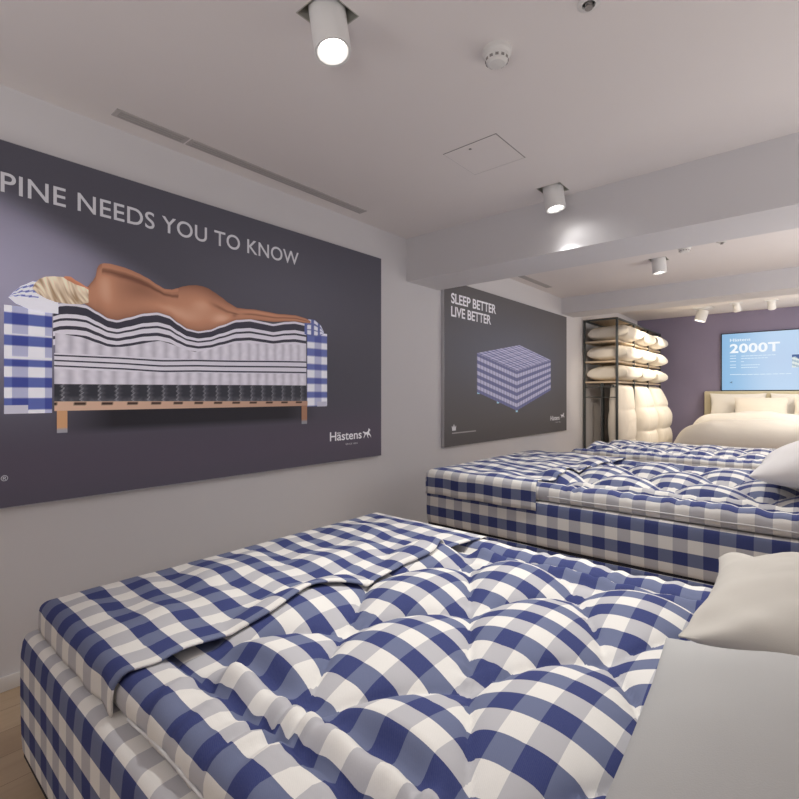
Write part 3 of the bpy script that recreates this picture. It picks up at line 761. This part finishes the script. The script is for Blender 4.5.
put_text('2000T', a[0], b[0], a[1]+.0, .155, YT-.0025, SP, TVR, OT, 'Y', (.92, .96, 1), .028, 1.05, name='lettering')
for k, (yy, x1) in enumerate(((356.5, 776), (359, 768), (362, 744), (365.5, 760), (368, 758), (375, 792))):
    for (xa, xb) in ((730, 736), (741, x1)):
        if k == 5 and xa == 730: xa, xb = 730, 741
        p, r = bt(xa, yy), bt(xb, yy)
        grid('text_lines', lambda s, t: (p[0]+(r[0]-p[0])*s, p[1]+.012*t), 40, 1, lambda s, t, y, z: (.72, .85, .97) if (int(s*40)*7) % 5 else (.52, .70, .90), YT-.002, SP, TVR, OT, 'Y')
p, r = bt(729.6, 383.5), bt(732.6, 381.2)
poly('horse_mark', [(p[0]+(r[0]-p[0])*u, p[1]+(r[1]-p[1])*v) for u, v in HORSE], (.03, .05, .12), YT-.002, SP, TVR, OT, 'Y')
p, r = bt(792, 367.5), bt(806, 354)
grid('picture', lambda s, t: (p[0]+(r[0]-p[0])*s, p[1]+(r[1]-p[1])*t), 16, 16, lambda s, t, y, z: (.05, .11, .30) if t > .75+.1*math.sin(s*9) else ((.75, .82, .80) if (t*3+s) % 1 < .5 else (.40, .52, .62)), YT-.002, SP, TVR, OT, 'Y')

# ------------------------------------------------------------------ shelving unit with pillows and hanging duvets
SY = [7.30, 8.14, 8.98, 9.83]; SX0, SX1 = .03, .49; STOP = 2.385
RK = empty('shelving_rack', ((SX0+SX1)/2, (SY[0]+SY[-1])/2, 0), 'dark metal rack with pale wood shelves against the left wall', 'shelving rack'); OR = Vector(RK.location)
w = .015
for y in SY:
    for x in (SX0, SX1):
        boxes('post', [(x-w, y-w, 0, x+w, y+w, STOP)], 'steel_dark', RK, bev=.002, origin=OR)
ZS = [1.457, 1.755, 2.05]
for z in [STOP-.012]+ZS:
    boxes('shelf_frame', [(SX0+w, y-.01, z-.012, SX1-w, y+.01, z+.012) for y in SY]+[(x-.01, SY[i]+w, z-.012, x+.01, SY[i+1]-w, z+.012) for x in (SX0, SX1) for i in range(3)], 'steel_dark' if z > 2.2 else 'pale_wood', RK, origin=OR)
for z in ZS:
    for i in range(3): boxes('shelf_board', [(SX0+.012, SY[i]+.014, z-.010, SX1-.012, SY[i+1]-.014, z+.010)], 'pale_wood', RK, bev=.002, origin=OR)
for i in range(3): boxes('top_panel', [(SX0+.012, SY[i]+.014, STOP-.004, SX1-.012, SY[i+1]-.014, STOP+.008)], 'pale_wood', RK, bev=.002, origin=OR)
for z in (1.385, 1.235):
    boxes('cross_bar', [(SX0+w, SY[0]-.006, z-.007, SX1-w, SY[0]+.006, z+.007)], 'steel_dark', RK, origin=OR)
boxes('centre_upright', [(.272, SY[0]-.008, 0, .288, SY[0]+.008, 1.445), (.255, SY[0]-.012, 1.385, .305, SY[0]+.012, 1.432)], 'steel_dark', RK, bev=.002, origin=OR)
for i in range(3):
    bm = bmesh.new(); M = Matrix.Rotation(PI/2, 3, 'X')
    lathe(bm, [(.012, -SY[i+1]+w), (.012, -SY[i]-w)], (.43, 0, 1.405), 16, M); finish('hanging_rail', bm, 'steel_dark', RK, origin=OR, ang=40)
rowname = ['bottom', 'middle', 'top']; bayname = ['nearest', 'middle', 'farthest']
for r_, z in enumerate(ZS):
    for b_ in range(3):
        cy = (SY[b_]+SY[b_+1])/2
        bm = pillow_bm(.285, .385, .130, seed=r_*3+b_, n=36, wr=.012, flat=.10, pw=.24)
        o = finish('pillow', bm, 'cotton_cream'); o.location = (.335+.02*random.random(), cy, z+.130); o.rotation_euler = (0, .04*random.uniform(-1, 1), .04*random.uniform(-1, 1))
        tag(o, f'cream pillow on the {rowname[r_]} shelf of the rack, in the {bayname[b_]} bay', 'pillow', 'pillows stored on the rack')
def duvet(b_, label, bulge, seed):
    y0, y1 = SY[b_]+.03, SY[b_+1]-.03
    bm = bmesh.new(); n, m = 44, 70; F, Bk = [], []
    zt, zb_ = 1.425, .12
    for i in range(n+1):
        u = -1+2*i/n; f, k = [], []
        for j in range(m+1):
            q = j/m; z = zt+(zb_-zt)*q
            y = (y0+y1)/2+(y1-y0)/2*u*(1-.03*math.sin(PI*q*4))
            e = (max(0, 1-u**8))**.5*(max(0, 1-(1-min(1, q/.06))**2))**.5*(max(0, 1-(1-min(1, (1-q)/.05))**2))**.5
            tu = abs(math.cos(u*PI*.5*(1 if b_ == 0 else 2)))
            tq = abs(math.sin((q*1.3+(.0 if b_ else .06))/(.36 if b_ else .44)*PI))
            pil = .74+.26*(tq**.3)*(.7+.3*tu**.4)
            th = (.085+bulge*sm(q, -.12, .42))*e*pil+.006*nz(y*8, z*8, seed)
            f.append(bm.verts.new((.43+th+.02*q, y, z)))
            edge = i in (0, n) or j in (0, m)
            k.append(f[-1] if edge else bm.verts.new((.43-min(.12, th*.8)-.002, y, z)))
        F.append(f); Bk.append(k)
    for i in range(n):
        for j in range(m):
            bm.faces.new((F[i][j], F[i][j+1], F[i+1][j+1], F[i+1][j])); bm.faces.new((Bk[i][j], Bk[i+1][j], Bk[i+1][j+1], Bk[i][j+1]))
    bmesh.ops.recalc_face_normals(bm, faces=bm.faces)
    tag(finish('duvet', bm, 'cotton_cream'), label, 'duvet', 'duvets hanging in the rack')
duvet(0, 'white duvet hanging flat in the nearest bay of the rack', .05, 1)
duvet(1, 'white quilted duvet hanging in the middle bay of the rack', .17, 5)
duvet(2, 'white quilted duvet bulging from the farthest bay of the rack', .21, 9)

# ------------------------------------------------------------------ white bed against the dark wall
BX0, BX1, BY0, BY1 = 1.16, 2.96, 8.0, 10.10
WB = empty('bed', ((BX0+BX1)/2, 9.05, 0), 'white made-up bed with a cream headboard under the blue screen', 'bed'); OW = Vector(WB.location)
boxes('headboard', [(BX0-.02, BY1+.01, .05, BX1+.02, YE-.02, 1.335)], 'headboard_fabric', WB, bev=.025, origin=OW)
boxes('box_spring', [(BX0, BY0, .12, BX1, BY1, .42)], 'cotton_cream', WB, bev=.03, origin=OW)
boxes('mattress', [(BX0, BY0, .425, BX1, BY1, .68)], 'cotton_cream', WB, bev=.04, origin=OW)
bed_legs(WB, OW, BX0, BX1, BY0, BY1, .12)
def fluffy(name, x0, x1, y0, y1, z0, z1, mat, label, seed, over, wav=.02):
    """a thick soft cover: swells on top, falls over the edges down to z0"""
    bm = bmesh.new(); n, m = 70, 60; G = []
    for i in range(n+1):
        u = -1+2*i/n; row = []
        for j in range(m+1):
            v = -1+2*j/m
            fu = max(0, 1-abs(u)**5)**.55; fv = max(0, 1-abs(v)**6)**.55
            x = (x0+x1)/2+(x1-x0)/2*math.copysign(abs(u)**.8, u)+.03*nz(v*2, seed)*abs(u); y = (y0+y1)/2+(y1-y0)/2*math.copysign(abs(v)**.85, v)+.04*nz(u*2.5, seed+2)*abs(v)
            f = fu*fv
            z = z0+(z1-z0)*f+f*wav*(nz(x*2.2, y*2.2, seed)*1.6+nz(x*5, y*5, seed)*.5)
            row.append(bm.verts.new((x, y, z)))
        G.append(row)
    for i in range(n):
        for j in range(m): bm.faces.new((G[i][j], G[i+1][j], G[i+1][j+1], G[i][j+1]))
    o = finish(name, bm, mat); md = o.modifiers.new('thickness', 'SOLIDIFY'); md.thickness = .03; md.offset = -1
    return tag(o, label, 'duvet', None)
fluffy('duvet', BX0-.12, BX1+.12, BY0-.10, 9.55, .45, .89, 'cotton_white', 'thick white duvet spread over the white bed, lower layer', 2, 0, .035)
fluffy('duvet', BX0-.02, BX1+.02, 8.75, 9.62, .62, 1.0, 'cotton_white', 'folded back upper layer of white bedding on the white bed', 7, 0, .03)
wp = 'pillows on the white bed'
for (x, y, z, a, b, T, tx, rz, lb) in (
    (1.64, 9.98, 1.06, .40, .25, .09, 1.25, .04, 'white pillow leaning on the cream headboard, leftmost'),
    (2.48, 9.98, 1.06, .40, .25, .09, 1.25, -.04, 'white pillow leaning on the cream headboard, right of the first'),
    (1.98, 9.70, 1.04, .36, .22, .08, 1.05, .05, 'smaller cream pillow in front on the white bed'),
    (2.72, 9.70, 1.04, .34, .23, .08, 1.05, -.05, 'cream pillow in front on the white bed, at the right edge')):
    pillow((x, y, z), (tx, 0, rz), a, b, T, 'cotton_cream' if y < 9.8 else 'cotton_white', lb, wp, x, n=30)

# ------------------------------------------------------------------ lights
def spot(loc, tgt, power, size, blend, col=(1, .93, .85), rad=.03):
    d = bpy.data.lights.new('lamp', 'SPOT'); d.energy = power; d.spot_size = math.radians(size); d.spot_blend = blend; d.color = col; d.shadow_soft_size = rad
    o = bpy.data.objects.new('lamp', d); COL.objects.link(o); o.location = loc
    o.rotation_euler = (Vector(tgt)-Vector(loc)).to_track_quat('-Z', 'Y').to_euler()
    return o
def lampdir(x, y, z, M, length): 
    v = M @ Vector((0, 0, -length-.012)); return (x+v.x, y+v.y, z+v.z)
neutral = (1, .985, .955)
p = lampdir(*spots[0], M1, .15); spot(p, (1.85, 1.40, 0), 72, 76, .9, neutral)
p = lampdir(*spots[1], M2, .135); spot(p, (1.62, 3.05, 0), 34, 76, .55, neutral, .02); spot(p, (1.9, 3.12, 1.2), 3.2, 125, 1, neutral, .02)
p = lampdir(*spots[2], M3, .135); spot(p, (1.7, 5.6, 0), 70, 95, .8, neutral)
# added spots without fixtures, filling beds, aisle and the area behind the camera
for (x, y, tx, ty, e) in ((3.2, 3.0, 2.5, 2.6, 28), (3.1, 5.0, 2.4, 5.4, 60), (1.9, 2.2, 1.6, 1.7, 70), (2.3, 4.4, 1.9, 3.5, 80), (1.6, -1.2, 1.5, -1.2, 30)):
    spot((x, y, H-.06), (tx, ty, 0), e, 96, .95, neutral, .05)
warm = (1, .87, .70)
spot((1.35, 8.0, 2.55), (.45, 8.3, 1.6), 110, 80, .8, warm)
spot((1.2, 9.2, 2.6), (.5, 9.2, 1.2), 70, 90, .8, warm)
spot((.75, 7.0, 2.45), (.12, 8.0, .9), 15, 50, .9, warm)  # unseen spot added to brighten the front of the rack
p = lampdir(*spots[2], M3, .135); spot(p, (.02, 7.75, 1.05), 95, 34, .9, warm)  # second spot at this fixture, added to brighten the wall inside the rack
spot((1.9, 8.7, 2.6), (2.0, 9.7, .9), 32, 90, .8, warm)
spot((2.6, 8.5, 2.6), (2.4, 9.0, .7), 22, 110, .8, warm)
cool = (1, .985, .985)
# unseen spots aimed upward, added to brighten the ceiling; no fixtures
for (x, y, tx, ty, e) in ((3.4, -1.7, 2.6, -1.2, 95), (.9, -1.7, 1.3, -1.0, 60), (4.0, 2.2, 3.6, 2.4, 46), (3.8, 4.9, 3.0, 5.0, 82)):
    spot((x, y, .9), (tx, ty, 2.6), e, 130, .9, cool, .45)
for (x, y, z, e, s, c) in ((2.2, -1.6, 1.9, 10, .5, cool), (3.9, 3.2, 1.8, 16, .3, cool), (3.6, 5.0, 1.6, 12, .3, cool), (3.2, 8.2, 2.1, 62, .4, (1, .95, .88))):  # unseen point fills, added to lift walls, beds and the far section
    d = bpy.data.lights.new('fill_point', 'POINT'); d.energy = e; d.shadow_soft_size = s; d.color = c
    o = bpy.data.objects.new('fill_point', d); COL.objects.link(o); o.location = (x, y, z)

wd = bpy.data.worlds.new('world'); sc.world = wd; wd.use_nodes = True
wd.node_tree.nodes['Background'].inputs[0].default_value = (.9, .92, 1, 1); wd.node_tree.nodes['Background'].inputs[1].default_value = .2
vs_ = sc.view_settings; vs_.view_transform = 'Standard'; vs_.look = 'None'; vs_.exposure = 0; vs_.gamma = 1; vs_.use_curve_mapping = False
sc.cycles.max_bounces = 10; sc.cycles.diffuse_bounces = 7
